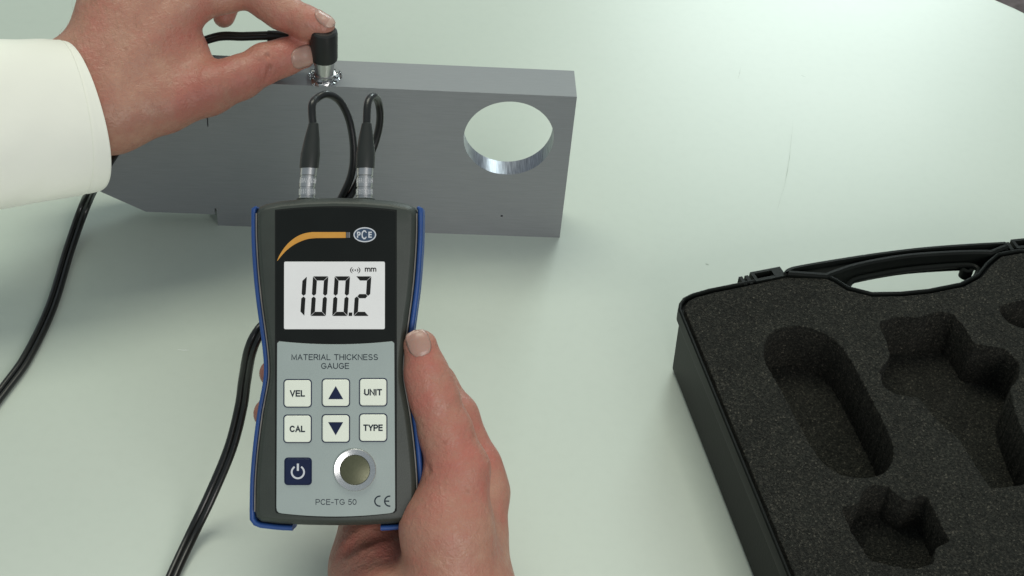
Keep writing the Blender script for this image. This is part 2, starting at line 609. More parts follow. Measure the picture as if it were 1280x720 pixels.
# the punch mark sits on the front face (y = 0)
d_ = _M @ np.array([(627 - 640) / CAM_F, (360 - 270) / CAM_F, -1.0])
pm = CAM_C + d_ * (0 - CAM_C[1]) / d_[1]
dot = [(pm[0] + 0.75 * math.cos(2 * math.pi * i / 12), pm[2] + 0.75 * math.sin(2 * math.pi * i / 12)) for i in range(12)]
hole2 = [(-35 + 31.5 * math.cos(2 * math.pi * i / 96), 64.5 + 33 * math.sin(2 * math.pi * i / 96)) for i in range(96)]
FT = 12.0                                   # the bore is counterbored from the back
v, f = fill_mesh([out, hole, dot], FT / 2, 0.0, 1)
v = np.stack([v[:, 0] + 150, -v[:, 2] - 12.5 + FT / 2, v[:, 1]], 1)
v2, f2 = fill_mesh([out, hole2], (25 - FT) / 2, 0.0, 1)
v2 = np.stack([v2[:, 0] + 150, -v2[:, 2] + 12.5 - (25 - FT) / 2, v2[:, 1]], 1)
mbk = MB()
mbk.add(v, f)
mbk.add(v2, f2)
body = mesh_obj('block_body', mbk.v, mbk.f, [M_steel, M_bore], blk)
bm = bmesh.new(); bm.from_mesh(body.data)
bmesh.ops.remove_doubles(bm, verts=bm.verts, dist=1e-7)
bmesh.ops.recalc_face_normals(bm, faces=bm.faces)
bm.to_mesh(body.data); bm.free()
for p in body.data.polygons:
    c = p.center / MM
    if math.hypot(c.x - 115, c.z - 70) < 25.5 and abs(p.normal.y) < 0.97:
        p.material_index = 1
auto_smooth(body, 12)

# ------------------------------------------------------------------ carrying case with foam
ZR, ZF = 46.0, 45.4                       # rim and foam heights
left = [on(848, 386, ZR)[:2], on(985, 720, ZR)[:2]]
ud = left[1] - left[0]; ud /= np.linalg.norm(ud)          # along the left side, towards the viewer
vd = np.array([-ud[1], ud[0]])                            # to the right
case_o = left[0]
case = tag(empty('carrying_case', (case_o[0], case_o[1], 0)), 'open black plastic carrying case with charcoal foam insert at right', 'case')


def cw(u, v, z):
    return on(u, v, z)[:2]


W = 268.0
back_px = [(848, 386), (849, 378), (854, 371), (864, 366), (885, 360), (925, 352), (980, 340), (1034, 342), (1046, 347), (1062, 357), (1090, 364), (1125, 363.5), (1160, 360), (1200, 352), (1221, 341), (1232, 327), (1246, 315), (1275, 310)]
back = [cw(u, v, ZR) for u, v in back_px]
# mirror the far left corner to the far right about the middle of the handle
mid = 0.5 * (cw(1062, 357, ZR) + cw(1228, 333, ZR))


def mirror(p):
    q = p - mid
    a = q @ vd
    return p - 2 * a * vd + vd * 0


rim = list(back)
for p in reversed(back[:6]):
    rim.append(mirror(p))
DEP = 232.0
q0 = case_o + ud * DEP
q1 = mirror(q0)
rim += [q1 - ud * 12, q1 - ud * 3.5 - vd * 3.5, q1 - vd * 12, q0 + vd * 12, q0 - ud * 3.5 + vd * 3.5, q0 - ud * 12]
rim = np.array(rim)
if sum(rim[i][0] * rim[(i + 1) % len(rim)][1] - rim[(i + 1) % len(rim)][0] * rim[i][1] for i in range(len(rim))) < 0:
    rim = rim[::-1]


def offset(poly, d):
    """move a counter-clockwise closed outline inwards by d"""
    P = np.asarray(poly)
    o = []
    m = len(P)
    for i in range(m):
        a, b, c = P[i - 1], P[i], P[(i + 1) % m]
        t1 = (b - a) / (np.linalg.norm(b - a) + 1e-9)
        t2 = (c - b) / (np.linalg.norm(c - b) + 1e-9)
        n1 = np.array([-t1[1], t1[0]]); n2 = np.array([-t2[1], t2[0]])
        nn = n1 + n2
        nn /= max(np.linalg.norm(nn), 1e-6)
        k = 1 / max(nn @ n1, 0.5)
        o.append(b + nn * d * k)
    return np.array(o)


def ring(poly, z):
    return [(p[0] - case_o[0], p[1] - case_o[1], z) for p in poly]


mb = MB()
mb.loft([ring(offset(rim, 9), 0), ring(offset(rim, 5.0), 0.6), ring(offset(rim, 3.0), 3), ring(offset(rim, 1.9), ZR - 12), ring(offset(rim, 1.7), ZR - 9),
         ring(offset(rim, 0.3), ZR - 8.2), ring(rim, ZR - 7), ring(rim, ZR - 0.8), ring(offset(rim, 0.6), ZR), ring(offset(rim, 1.2), ZR), ring(offset(rim, 1.7), ZR - 0.6),
         ring(offset(rim, 1.8), ZR - 3.2), ring(offset(rim, 5.2), ZR - 3.4), ring(offset(rim, 5.4), 4)], True, True)
mb.build('case_shell', M_case, case, 30)


def jag(poly, step=0.9, amp=0.16):
    P = np.asarray(poly, float)
    o = []
    m = len(P)
    for i in range(m):
        a, b = P[i], P[(i + 1) % m]
        k = max(1, int(np.linalg.norm(b - a) / step))
        for j in range(k):
            o.append(a + (b - a) * j / k)
    o = np.array(o)
    j = rng.normal(0, amp, o.shape)
    j = (j + np.roll(j, 1, 0)) * 0.7
    return o + j


def pocket(px, smooth=True, n=8):
    P = [cw(u, v, ZF) for u, v in px]
    if smooth:
        P = np.array(catmull(P, n, True))
    else:                                  # straight cuts with slightly rounded corners
        P = np.array(P)
        for _ in range(2):
            Q = np.roll(P, -1, 0)
            P = np.stack([P * 0.9 + Q * 0.1, P * 0.1 + Q * 0.9], 1).reshape(-1, 2)
    return P - case_o


P1 = pocket([(955, 436), (962, 418), (985, 408), (1012, 410), (1042, 424), (1062, 448), (1090, 500), (1112, 546), (1117, 570), (1106, 590), (1080, 597), (1050, 592), (1025, 574), (1003, 538), (978, 490), (958, 455)], n=5)
P2 = pocket([(1098, 404), (1122, 396), (1150, 397), (1174, 389), (1190, 392), (1206, 409), (1217, 429), (1232, 432), (1256, 436), (1274, 453), (1274, 472), (1262, 486), (1270, 520), (1300, 585), (1298, 602), (1262, 608), (1238, 610), (1216, 576), (1200, 550), (1172, 526), (1148, 496), (1120, 493), (1104, 483), (1100, 462), (1113, 446), (1110, 430)], False)
P3 = pocket([(1052, 634), (1074, 630), (1077, 614), (1090, 606), (1110, 608), (1124, 621), (1136, 626), (1150, 619), (1160, 622), (1174, 652), (1188, 676), (1170, 684), (1166, 705), (1140, 712), (1088, 701), (1066, 668)], False)
P4 = pocket([(1249, 386), (1262, 379), (1300, 372), (1330, 380), (1370, 470), (1350, 476), (1312, 440), (1290, 414), (1264, 405)], n=4)
fo = offset(rim, 3.4) - case_o
slab_bot = 14.0
half = (ZF - slab_bot) / 2
v, f = fill_mesh([jag(fo, 1.5, 0.05), jag(P1), jag(P2), jag(P3), jag(P4)], half, 0.55, 1)
v = v + np.array([0, 0, ZF - half])
mbf = MB()
mbf.add(v, f)
for P, zf in ((P1, 16.5), (P2, 18.0), (P3, 24.0), (P4, 17.0)):
    pp = [tuple(p) for p in P]
    c = P.mean(0)
    pp = [tuple(c + (np.array(p) - c) * 1.03) for p in pp]
    mbf.prism(pp, slab_bot + 0.3, zf)
mbf.build('foam_insert', M_foam, case, 40)

# handle: a curved bar bridging the recess in the far edge
hz1, hz0 = ZR + 1.0, ZR - 13.0
outer = [cw(u, v, ZR) for u, v in [(978, 343), (984, 336), (1000, 331.5), (1050, 323), (1100, 315.5), (1150, 309.5), (1200, 305.5), (1245, 303), (1257, 303), (1262, 309)]]
inner = [cw(u, v, ZR) for u, v in [(1240, 318), (1226, 317.5), (1190, 318.5), (1140, 322), (1100, 328), (1070, 334.5), (1048, 341.5), (1034, 347)]]
poly = np.array(catmull(outer, 4) + catmull(inner, 4))
if sum(poly[i][0] * poly[(i + 1) % len(poly)][1] - poly[(i + 1) % len(poly)][0] * poly[i][1] for i in range(len(poly))) < 0:
    poly = poly[::-1]
mb = MB()
mb.loft([ring(offset(poly, 1.2), hz0), ring(poly, hz0 + 1), ring(poly, hz1 - 1.0), ring(offset(poly, 1.0), hz1), ring(offset(poly, 2.4), hz1), ring(offset(poly, 2.9), hz1 - 3.0)], True, True)
handle = mb.build('handle', M_case, case, 30)
# raised inner lip of the grip and the two screw bosses at its ends
lipi = [cw(u, v, ZR) for u, v in [(1062, 350), (1070, 341), (1100, 334), (1140, 327.5), (1190, 323), (1216, 322.5), (1226, 328), (1222, 338)]]
lp = [np.array([p[0] - case_o[0], p[1] - case_o[1], ZR - 5.5]) for p in catmull(lipi, 6)]
mb = MB()
mb.loft(tube_rings(lp, 1.6, 8))
mb.build('grip_lip', M_case, handle)
for u, v in ((1050, 346), (1213, 324.5)):
    p = cw(u, v, ZR) - case_o
    mb = MB()
    mb.lathe([(3.6, ZR - 12), (3.6, ZR - 6.4), (3.2, ZR - 6.0), (1.5, ZR - 6.0), (1.4, ZR - 8.5)], (p[0], p[1], 0), seg=20)
    mb.build('screw_boss', M_case, handle)
# hinge lugs beside the handle, a slotted clasp plate at each side
for base, du in ((cw(944, 347, ZR), cw(975, 341, ZR) - cw(944, 347, ZR)), (cw(1270, 306, ZR), cw(1300, 303, ZR) - cw(1270, 306, ZR))):
    e1 = du / np.linalg.norm(du)
    e2 = np.array([-e1[1], e1[0]])

    def lug(x0, x1, y0, y1, z0, z1, name, par):
        pts = [base + e1 * a + e2 * b - case_o for a, b in ((x0, y0), (x1, y0), (x1, y1), (x0, y1))]
        m_ = MB()
        m_.prism([tuple(p) for p in pts], z0, z1)
        o = m_.build(name, M_case, par)
        return o
    cl = lug(-8, -6, -3, 3.5, ZR - 9, ZR - 0.6, 'clasp', case)
    lug(-4.5, -2.5, -3, 3.5, ZR - 9, ZR - 0.6, 'lug', cl)
    lug(-1, 0.8, -3, 4.5, ZR - 9, ZR + 0.2, 'lug', cl)
    lug(0.8, 11, 2.9, 4.5, ZR - 9, ZR + 0.2, 'lug', cl)
    lug(0.8, 11, -3, -1.2, ZR - 9, ZR + 0.1, 'lug', cl)
    lug(11, 17, -3, 4.5, ZR - 9, ZR + 0.2, 'lug', cl)

# ------------------------------------------------------------------ thickness gauge
DG = 680.0                               # distance of its front from the camera, mm
SC = CAM_F / DG                          # photo pixels per mm there
GU, GV = 419.5, 452.0
g_rot = Matrix(_M.tolist()) @ Matrix.Rotation(math.radians(0.3), 3, 'Y') @ Matrix.Rotation(math.radians(-1.0), 3, 'X')
gauge = empty('thickness_gauge', at(GU, GV, DG), g_rot.to_euler())
tag(gauge, 'dark handheld thickness gauge with blue rubber sides, display showing 100.2', 'measuring device')


def gx(u): return (u - GU) / SC
def gy(v): return (GV - v) / SC
def gp(u, v): return (gx(u), gy(v))


# half outline of the blue side (v, left edge u), mirrored
sideL = [(266, 311), (300, 311.5), (340, 314), (370, 317), (400, 321), (430, 325), (455, 327.3), (475, 326.8), (500, 322.5), (520, 319), (560, 314), (600, 310.8), (640, 310)]


def half_w(v):
    vv = [a for a, b in sideL]; uu = [b for a, b in sideL]
    return (GU - np.interp(v, vv, uu)) / SC


bw = 2.3                                    # thickness of the bumper
vs_s = np.linspace(266, 640, 40)
from_sp = np.array(catmull([np.array(p, float) for p in sideL], 6))


def outline(inset):
    Lft = [(-(GU - u) / SC + bw, gy(v)) for v, u in from_sp]       # top to bottom, left
    bot = [gp(319, 648), gp(326, 653.5), gp(350, 656.0), gp(385, 657.5), gp(GU, 658)]
    topl = [gp(GU, 246), gp(385, 247), gp(350, 250), gp(330, 254), gp(321.5, 258)]
    hl = [np.array(p) for p in topl + Lft + bot]
    hr = [np.array((-p[0], p[1])) for p in hl[::-1]][1:-1]
    P = hl + hr                                     # counter-clockwise: top, left, bottom, right
    return offset(np.array(P), inset)


def lift(P, z):
    return [(p[0], p[1], z) for p in P]


mb = MB()
TH = 30.0
mb.loft([lift(outline(5), -TH), lift(outline(2.5), -TH + 0.8), lift(outline(1.0), -TH + 3), lift(outline(0.2), -TH + 9), lift(outline(0.0), -14), lift(outline(0.0), -5.0),
         lift(outline(0.5), -3.2), lift(outline(1.2), -1.7), lift(outline(2.0), -0.6), lift(outline(2.6), -0.12), lift(outline(3.0), 0.0)], True, True)
mb.build('housing', M_body, gauge, 40)
# pale trim line between the housing and its rubber sides
M_trim = plastic('grey_trim', (0.17, 0.16, 0.145), 0.45)
for sg in (-1, 1):
    pth = [np.array((-(GU - u) / SC + bw + 0.35, gy(v), -2.6)) for v, u in from_sp]
    m_ = MB()
    m_.loft(tube_rings([p * np.array((sg, 1, 1)) for p in pth], 0.34, 6))
    m_.build('trim_line', M_trim, gauge, 60)


def bumper(sign):
    path = [np.array((-(GU - u) / SC + bw * 0.5, gy(v))) for v, u in from_sp]
    path = [np.array(gp(318.0, 257.5)), np.array(gp(314.5, 260.5))] + path
    cor = [gp(313.5, 650), gp(317.5, 655.5), gp(324, 658.0), gp(340, 660.0), gp(352, 661), gp(364, 661.5)]
    path += [np.array(p) for p in cor]
    prof = [(-1.25, -5.6), (-1.0, -4.6), (-0.5, -4.1), (0.5, -4.1), (1.05, -4.7), (1.25, -6), (1.25, -10.2), (0.75, -10.9), (0.75, -11.9), (1.25, -12.6), (1.25, -19), (0.8, -21), (-1.2, -21.5)]
    rings = []
    m = len(path)
    for i, p in enumerate(path):
        t = path[min(i + 1, m - 1)] - path[max(i - 1, 0)]
        t /= np.linalg.norm(t)
        nrm = np.array([t[1], -t[0]])          # outwards (left when walking down)
        k = 0.55 if i == 0 else 1.0
        rings.append([((p + nrm * o * k)[0] * sign, (p + nrm * o * k)[1], z) for o, z in prof])
    m_ = MB()
    m_.loft(rings)
    if sign < 0:
        m_.f = [tuple(reversed(q)) for q in m_.f]
    m_.build('side_bumper', M_blue, gauge, 50)


bumper(1)
bumper(-1)


def plate(name, pts, z, th, mt, parent, bev=0.15):
    """thin flat piece with softened edge, z = height of its face"""
    P = np.array(pts)
    if sum(P[i][0] * P[(i + 1) % len(P)][1] - P[(i + 1) % len(P)][0] * P[i][1] for i in range(len(P))) < 0:
        P = P[::-1]
    m_ = MB()
    m_.loft([lift(P, z - th), lift(P, z - bev), lift(offset(P, bev), z)], True, True)
    return m_.build(name, mt, parent, 30)


# dark plate painting the recess shade round the panels, display overlay, keypad
rec = [gp(343.2, 262 + 0)] + [gp(u, 262 - 4.5 * (1 - ((u - GU) / 76) ** 2)) for u in np.linspace(346, 493, 13)] + [gp(495.8, 262)] \
    + [gp(496.2, 638)] + [gp(u, 646.5 - 6 * ((u - GU) / 76) ** 2 * 1.0) for u in np.linspace(493, 346, 13)] + [gp(344.2, 638)]
plate('recess_shade', rec, 0.08, 0.5, M_groove, gauge, 0.03)
blackp = [gp(345.2, 264)] + [gp(u, 263.5 - 4.5 * (1 - ((u - GU) / 74) ** 2)) for u in np.linspace(347, 492, 15)] + [gp(493.8, 264)] \
    + [gp(494, 424)] + [gp(u, 424.5 + 4.2 * (1 - ((u - GU) / 74) ** 2)) for u in np.linspace(492, 347, 15)] + [gp(345.6, 424)]
overlay = plate('display_overlay', blackp, 0.22, 0.3, M_black, gauge, 0.08)
keyp = [gp(346.5, 429)] + [gp(u, 426.2 + 4.2 * (1 - ((u - GU) / 74) ** 2)) for u in np.linspace(349, 490, 15)] + [gp(492.8, 429)] \
    + [gp(494.2, 634), gp(493.4, 638), gp(491, 640.3)] + [gp(u, 645.2 - 4.6 * ((u - GU) / 72) ** 2) for u in np.linspace(487, 353, 13)] + [gp(349, 640.3), gp(346.8, 638), gp(346, 634)]
keypad = plate('keypad_membrane', keyp, 0.26, 0.3, M_keypad, gauge, 0.1)


def z7(x, y):
    """photo pixel from the enlarged crop of the display"""
    return gp(340 + x / 4.8, 270 + y / 4.8)


def flat(name, polys, z, mt, parent):
    v, f = [], []
    for P in polys:
        n = len(v)
        P = np.array(P)
        if sum(P[i][0] * P[(i + 1) % len(P)][1] - P[(i + 1) % len(P)][0] * P[i][1] for i in range(len(P))) < 0:
            P = P[::-1]
        v += [(p[0], p[1], z) for p in P]
        f.append(tuple(range(n, n + len(P))))
    return mesh_obj(name, v, f, mt, parent)


ZO = 0.27
oc = catmull([z7(30, 268), z7(50, 225), z7(90, 170), z7(140, 128), z7(190, 105), z7(240, 96)], 5) + [np.array(z7(442, 96)), np.array(z7(442, 131))]
ic = catmull([z7(262, 132), z7(205, 140), z7(140, 167), z7(90, 203), z7(55, 240), z7(33, 268)], 5)
flat('orange_stripe', [oc + ic], ZO, M_orange, overlay)
flat('stripe_end', [[z7(446, 97), z7(453, 97), z7(453, 130), z7(446, 130)], [z7(457, 97), z7(467, 97), z7(467, 130), z7(457, 130)]], ZO, M_greyprint, overlay)
el = [z7(556 + 68 * math.cos(2 * math.pi * i / 40), 112 + 45 * math.sin(2 * math.pi * i / 40)) for i in range(40)]
el2 = [z7(556 + 61 * math.cos(2 * math.pi * i / 40), 112 + 38 * math.sin(2 * math.pi * i / 40)) for i in range(40)]
logo = flat('logo_ellipse', [el], ZO, M_white, overlay)
flat('logo_field', [el2], ZO + 0.03, M_logo, logo)
cx, cy = z7(520, 112); text_mesh('logo_letter', 'P', cx, cy, ZO + 0.06, 1.55, 2.6, M_white, logo, 0.2)
cx, cy = z7(588, 112); text_mesh('logo_letter', 'E', cx, cy, ZO + 0.06, 1.5, 2.6, M_white, logo, 0.2)
hexo = [z7(*p) for p in ((568, 100), (560, 86), (549, 84), (538, 96), (536, 112), (538, 128), (549, 140), (560, 138), (568, 124))]
hexi = [z7(*p) for p in ((562, 124), (557, 130), (550, 131), (545, 124), (543, 112), (545, 100), (550, 93), (557, 94), (562, 100))]
flat('logo_letter', [hexo + hexi], ZO + 0.06, M_white, logo)

lcd = plate('lcd_screen', rrect(gx(355), gx(481), gy(411.5), gy(327), 0.6, 3), 0.30, 0.2, M_lcd, overlay, 0.04)
ZL = 0.34


def seg7(x0, segs, name):
    """slanted seven-segment figure whose top left corner is x0 in the enlarged crop"""
    top_, bot_, w_, t, g = 362.0, 600.0, 92.0, 25.0, 2.0
    midy = (top_ + bot_) / 2

    def S(x, y): return z7(x0 + x + (bot_ - y) * 0.062, y)
    h = midy
    T = t * 0.5
    P = {
        'a': [(g, top_), (w_ - g, top_), (w_ - t - g * .2, top_ + t), (t + g * .2, top_ + t)],
        'd': [(t + g * .2, bot_ - t), (w_ - t - g * .2, bot_ - t), (w_ - g, bot_), (g, bot_)],
        'f': [(0, top_ + g), (t, top_ + t + g), (t, h - T - 1), (t * 0.5, h - g), (0, h - T)],
        'b': [(w_, top_ + g), (w_, h - T), (w_ - t * .5, h - g), (w_ - t, h - T - 1), (w_ - t, top_ + t + g)],
        'e': [(0, bot_ - g), (0, h + T), (t * .5, h + g), (t, h + T + 1), (t, bot_ - t - g)],
        'c': [(w_, bot_ - g), (w_ - t, bot_ - t - g), (w_ - t, h + T + 1), (w_ - t * .5, h + g), (w_, h + T)],
        'g': [(t * .55 + g, h), (t + g, h - T), (w_ - t - g, h - T), (w_ - t * .55 - g, h), (w_ - t - g, h + T), (t + g, h + T)],
    }
    flat(name, [[S(x, y) for x, y in P[s]] for s in segs], ZL, M_seg, lcd)


seg7(102, 'bc', 'digit')
seg7(231, 'abcdef', 'digit')
seg7(361, 'abcdef', 'digit')
seg7(489, 'abged', 'digit')
flat('decimal_point', [[z7(461, 579), z7(482, 579), z7(481, 600), z7(459, 600)]], ZL, M_seg, lcd)
cx, cy = z7(591, 318); text_mesh('unit_text', 'mm', cx, cy, ZL, 4.9, 2.3, M_seg, lcd, 0.19)
arcs = []
for sgn in (-1, 1):
    for rr_, ww in ((18, 6.0), (30, 6.0)):
        a0 = 52
        o_ = [z7(499 + sgn * (rr_ + ww / 2 - 2) * math.cos(math.radians(a)), 325 + (rr_ - 6) * 1.0 * math.sin(math.radians(a)) * 0.95) for a in range(-a0, a0 + 1, 8)]
        i_ = [z7(499 + sgn * (rr_ - ww / 2 - 2) * math.cos(math.radians(a)), 325 + (rr_ - 6) * 1.0 * math.sin(math.radians(a)) * 0.95) for a in range(a0, -a0 - 1, -8)]
        arcs.append(o_ + i_)
arcs.append([z7(499 + 4.6 * math.cos(a), 325 + 4.6 * math.sin(a)) for a in np.linspace(0, 2 * math.pi, 10, False)])
flat('coupling_symbol', arcs, ZL, M_seg, lcd)

# keypad print and keys
ZK = 0.30
text_mesh('keypad_title', 'MATERIAL THICKNESS', gx(418.5), gy(446.4), ZK, 108 / SC, 7.4 / SC, M_print, keypad, 0.135, 0.27)
text_mesh('keypad_title', 'GAUGE', gx(419.0), gy(457.4), ZK, 35 / SC, 7.4 / SC, M_print, keypad, 0.135, 0.27)


def key(u0, u1, v0, v1, mt):
    fr = plate('key_frame', rrect(gx(u0), gx(u1), gy(v1), gy(v0), 1.6, 5), 0.40, 0.2, M_navy, gauge, 0.05)
    k_ = plate('key_face', rrect(gx(u0 + 1.3), gx(u1 - 1.3), gy(v1 - 1.3), gy(v0 + 1.3), 1.3, 5), 0.85, 0.5, mt, fr, 0.28)
    fr.name = 'key'
    return fr


ZT = 0.89
for (u0, v0, s) in ((354.5, 473.8, 'VEL'), (448.8, 472.4, 'UNIT'), (354.5, 518, 'CAL'), (448.8, 516.6, 'TYPE')):
    k = key(u0, u0 + 35.6, v0, v0 + 35.6, M_key)
    text_mesh('key_legend', s, gx(u0 + 17.8), gy(v0 + 17.8), ZT, {'VEL': 19, 'UNIT': 22.5, 'CAL': 19.5, 'TYPE': 24.5}[s] / SC, 8.2 / SC, M_print, k, 0.21, 0.30)
for (u0, v0, up) in ((402.2, 473, 1), (402.2, 517.6, -1)):
    k = key(u0, u0 + 35.6, v0, v0 + 35.6, M_key)
    c = (u0 + 17.8, v0 + 17.8)
    flat('key_legend', [[gp(c[0] - 9.4, c[1] + 8 * up), gp(c[0] + 9.4, c[1] + 8 * up), gp(c[0], c[1] - 8.4 * up)]], ZT, M_navy, k)
k = key(355.8, 390.3, 571.5, 606, M_navy)
pc = (373.0, 589.6)
arc = [gp(pc[0] + 8.8 * math.sin(math.radians(a)), pc[1] - 8.8 * math.cos(math.radians(a))) for a in range(32, 329, 8)]
arc += [gp(pc[0] + 6.6 * math.sin(math.radians(a)), pc[1] - 6.6 * math.cos(math.radians(a))) for a in range(328, 31, -8)]
flat('power_symbol', [arc, [gp(371.7, 579), gp(374.3, 579), gp(374.3, 588), gp(371.7, 588)]], ZT, M_white, k)

ring_ = MB()
ring_.lathe([(9.05, 0.1), (9.05, 0.9), (8.7, 1.35), (6.5, 0.75), (6.3, 0.5), (6.3, 0.1)], (gx(444), gy(587), 0), seg=64)
ring_o = ring_.build('disc_ring', M_alu, gauge, 25)
dm = MB()
dm.lathe([(6.25, 0.2), (6.25, 0.62), (6.0, 0.72)], (gx(444), gy(587), 0), seg=48)
dm.build('test_disc', M_disc, ring_o, 25)
text_mesh('model_text', 'PCE-TG 50', gx(420.5), gy(627.0), ZK, 51 / SC, 7.2 / SC, M_print, keypad, 0.12, 0.24)


def ce_arc(cu, cv, r, w):
    o_ = [gp(cu + (r + w / 2) * math.cos(math.radians(a)), cv - (r + w / 2) * math.sin(math.radians(a))) for a in range(82, 279, 7)]
    i_ = [gp(cu + (r - w / 2) * math.cos(math.radians(a)), cv - (r - w / 2) * math.sin(math.radians(a))) for a in range(278, 81, -7)]
    return o_ + i_


flat('ce_mark', [ce_arc(475, 626, 6.2, 1.7), ce_arc(487.3, 626, 6.2, 1.7), [gp(481.5, 625.2), gp(486.8, 625.2), gp(486.8, 626.8), gp(481.5, 626.8)]], ZK, M_print, keypad)
# sockets in the top end
gm = np.array(g_rot)
g_loc = at(GU, GV, DG)


def g2w(p):
    return gm @ np.array(p) + g_loc


ZC = -13.0
for u in (378.8, 451.8):
    mb = MB()
    mb.lathe([(4.6, gy(250)), (4.6, gy(245.6)), (4.2, gy(244.8)), (3.6, gy(244.8))], (0, 0, 0), ax=(0, 1, 0), seg=28)
    mb.v = [(p[0] + gx(u), p[1], p[2] + ZC) for p in mb.v]
    mb.build('socket', M_body, gauge)

# ------------------------------------------------------------------ probe: transducer, twin lead, two plugs
pb = on(405.5, 97.0, 100.0)
pb[1] = min(max(pb[1], 8), 16)
probe = tag(empty('ultrasonic_probe', pb), 'small black capped probe with twin black cable plugged into the gauge', 'probe')
mb = MB()
mb.lathe([(5.6, 0.15), (5.9, 0.5), (5.9, 3.0), (5.2, 3.3), (5.2, 8.0), (5.6, 8.3), (5.6, 13.4)], seg=48)
mb.build('metal_foot', M_chrome, probe)
mb = MB()
mb.lathe([(6.2, 12.0), (7.0, 12.3), (7.2, 13.2), (7.2, 28.0), (6.9, 29.4), (5.9, 30.2), (2.5, 30.4)], seg=48)
capo = mb.build('probe_cap', M_cap, probe)

gel = tag(empty('couplant_gel', (pb[0], pb[1], 100.0)), 'clear wet gel ring around the probe foot on the steel block', 'gel')
R_, S_ = 56, 20
vv_, ff_ = [], []
for i in range(R_):
    a = 2 * math.pi * i / R_
    rad = 7.2 + 0.7 * math.sin(3 * a + 1) + 0.5 * math.sin(5 * a)
    hh = 1.6 + 0.6 * math.sin(2 * a + 0.6) + 0.4 * math.sin(5 * a + 2)
    for j in range(S_):
        b = 2 * math.pi * j / S_
        zz = hh * math.sin(b)
        zz = zz * 1.4 if zz > 0 else max(zz * 0.5, -0.0)
        vv_.append(((rad + 1.5 * math.cos(b)) * math.cos(a), (rad + 1.5 * math.cos(b)) * math.sin(a), zz + 0.12))
for i in range(R_):
    for j in range(S_):
        ff_.append((i * S_ + j, ((i + 1) % R_) * S_ + j, ((i + 1) % R_) * S_ + (j + 1) % S_, i * S_ + (j + 1) % S_))
mesh_obj('gel_bead', vv_, ff_, M_gel, gel, True)


def plug(u, tilt):
    """metal barrel and rubber sleeve in the gauge's axes"""
    y0 = gy(247.5)
    prof = [(3.1, 0)]
    y = 0.0
    for r, l in ((3.5, 1.4), (3.2, 0.5), (3.5, 3.0), (3.15, 0.7), (3.45, 4.2), (3.2, 0.5)):
        prof += [(r, y + 0.05), (r, y + l)]
        y += l + 0.06
    prof += [(3.3, y), (3.55, y + 0.3), (3.55, y + 3.3), (3.2, y + 3.6)]
    top_y = y + 3.2

    def place(mb_):
        mb_.v = [tuple(rel(g2w((p[0] + gx(u) + tilt * max(p[1] - 6, 0), p[1] + y0, p[2] + ZC)), probe)) for p in mb_.v]
    m1 = MB()
    m1.lathe(prof, ax=(0, 1, 0), seg=32)
    place(m1)
    pl = m1.build('plug', M_chrome, probe, 25)
    # knurling: little ribs round the barrel
    kn = MB()
    for i in range(26):
        a = 2 * math.pi * i / 26
        c, s = math.cos(a), math.sin(a)
        kn.lathe([(0.16, 2.5), (0.16, 4.8)], (3.45 * c, 0, 3.45 * s), ax=(0, 1, 0), seg=5)
        kn.lathe([(0.14, 7.4), (0.14, 9.4)], (3.42 * c, 0, 3.42 * s), ax=(0, 1, 0), seg=5)
    place(kn)
    kn.build('knurling', M_alu, pl)
    m2 = MB()
    m2.lathe([(3.4, top_y), (4.15, top_y + 0.2), (4.2, top_y + 6.5), (3.95, top_y + 7.6), (3.3, top_y + 13), (2.3, top_y + 18.5), (2.15, top_y + 19.5), (1.6, top_y + 19.8)], ax=(0, 1, 0), seg=32)
    place(m2)
    m2.build('strain_relief', M_rubber, pl, 40)
    e = (gx(u) + tilt * (top_y + 18 - 6), y0 + top_y + 18, ZC)
    return g2w(e)


e1 = plug(378.8, 0.10)
e2 = plug(451.8, 0.035)
CR = 1.7


def cable(pts, name='cable', n=10):
    P = catmull(pts, n)
    m_ = MB()
    m_.loft(tube_rings([rel(p, probe) for p in P], CR, 14))
    return m_.build(name, M_cable, probe, 60)


D = DG
TZ = 2.2                                    # cable centre height when lying on the table
# lead from plug to the back of the gauge and down to the table edge, two strands
common_mid = [(424, 262, D + 48), (400, 320, D + 54), (352, 385, D + 50), (326, 412, D + 40)]
tail_px = [(313, 438), (306, 475), (301, 510), (288, 560), (264, 618), (240, 668), (214, 724)]
tail_d = [D + 42, D + 55, D + 62, D + 66, None, None, None]


def tail(off):
    out_ = []
    for (u, v), d in zip(tail_px, tail_d):
        if d is None:
            p = on(u + off, v + off * 0.3, {618: 17.0, 668: 6.0}.get(v, TZ))
        else:
            p = at(u + off, v + off * 0.3, d)
            p[2] = max(p[2], TZ)
        out_.append(p)
    # round in front of the table edge of the picture and back up at the left
    base = np.array([p[:2] for p in [on(190, 790, 0), on(60, 880, 0), on(-120, 840, 0), on(-150, 700, 0), on(-70, 590, 0)]])
    ctr = base.mean(0)
    for b in base:
        nrm = (ctr - b) / np.linalg.norm(ctr - b)
        q = b - nrm * off / 2.0
        out_.append(np.array([q[0], q[1], TZ]))
    up_px = [(4, 488), (34, 446), (64, 384), (87, 310), (108, 252)]
    up_h = [TZ, TZ, TZ, 4.0, 16]
    for (u, v), z in zip(up_px, up_h):
        out_.append(on(u - off * 0.95, v - off * 0.45, z))
    for (u, v, d) in [(128, 215, 842), (150, 180, 852), (185, 120, 868), (225, 68, 872), (268, 47 , 872), (305, 45.5, 871), (345, 44.5, 870), (372, 46, 869.5), (392, 50, 869)]:
        out_.append(at(u - off * 0.5 * (u < 220), v - off * 0.5, d + (abs(off) * 0.5 if off > 0 else 0)))
    return out_


def cl(pts): return [at(*p) for p in pts]


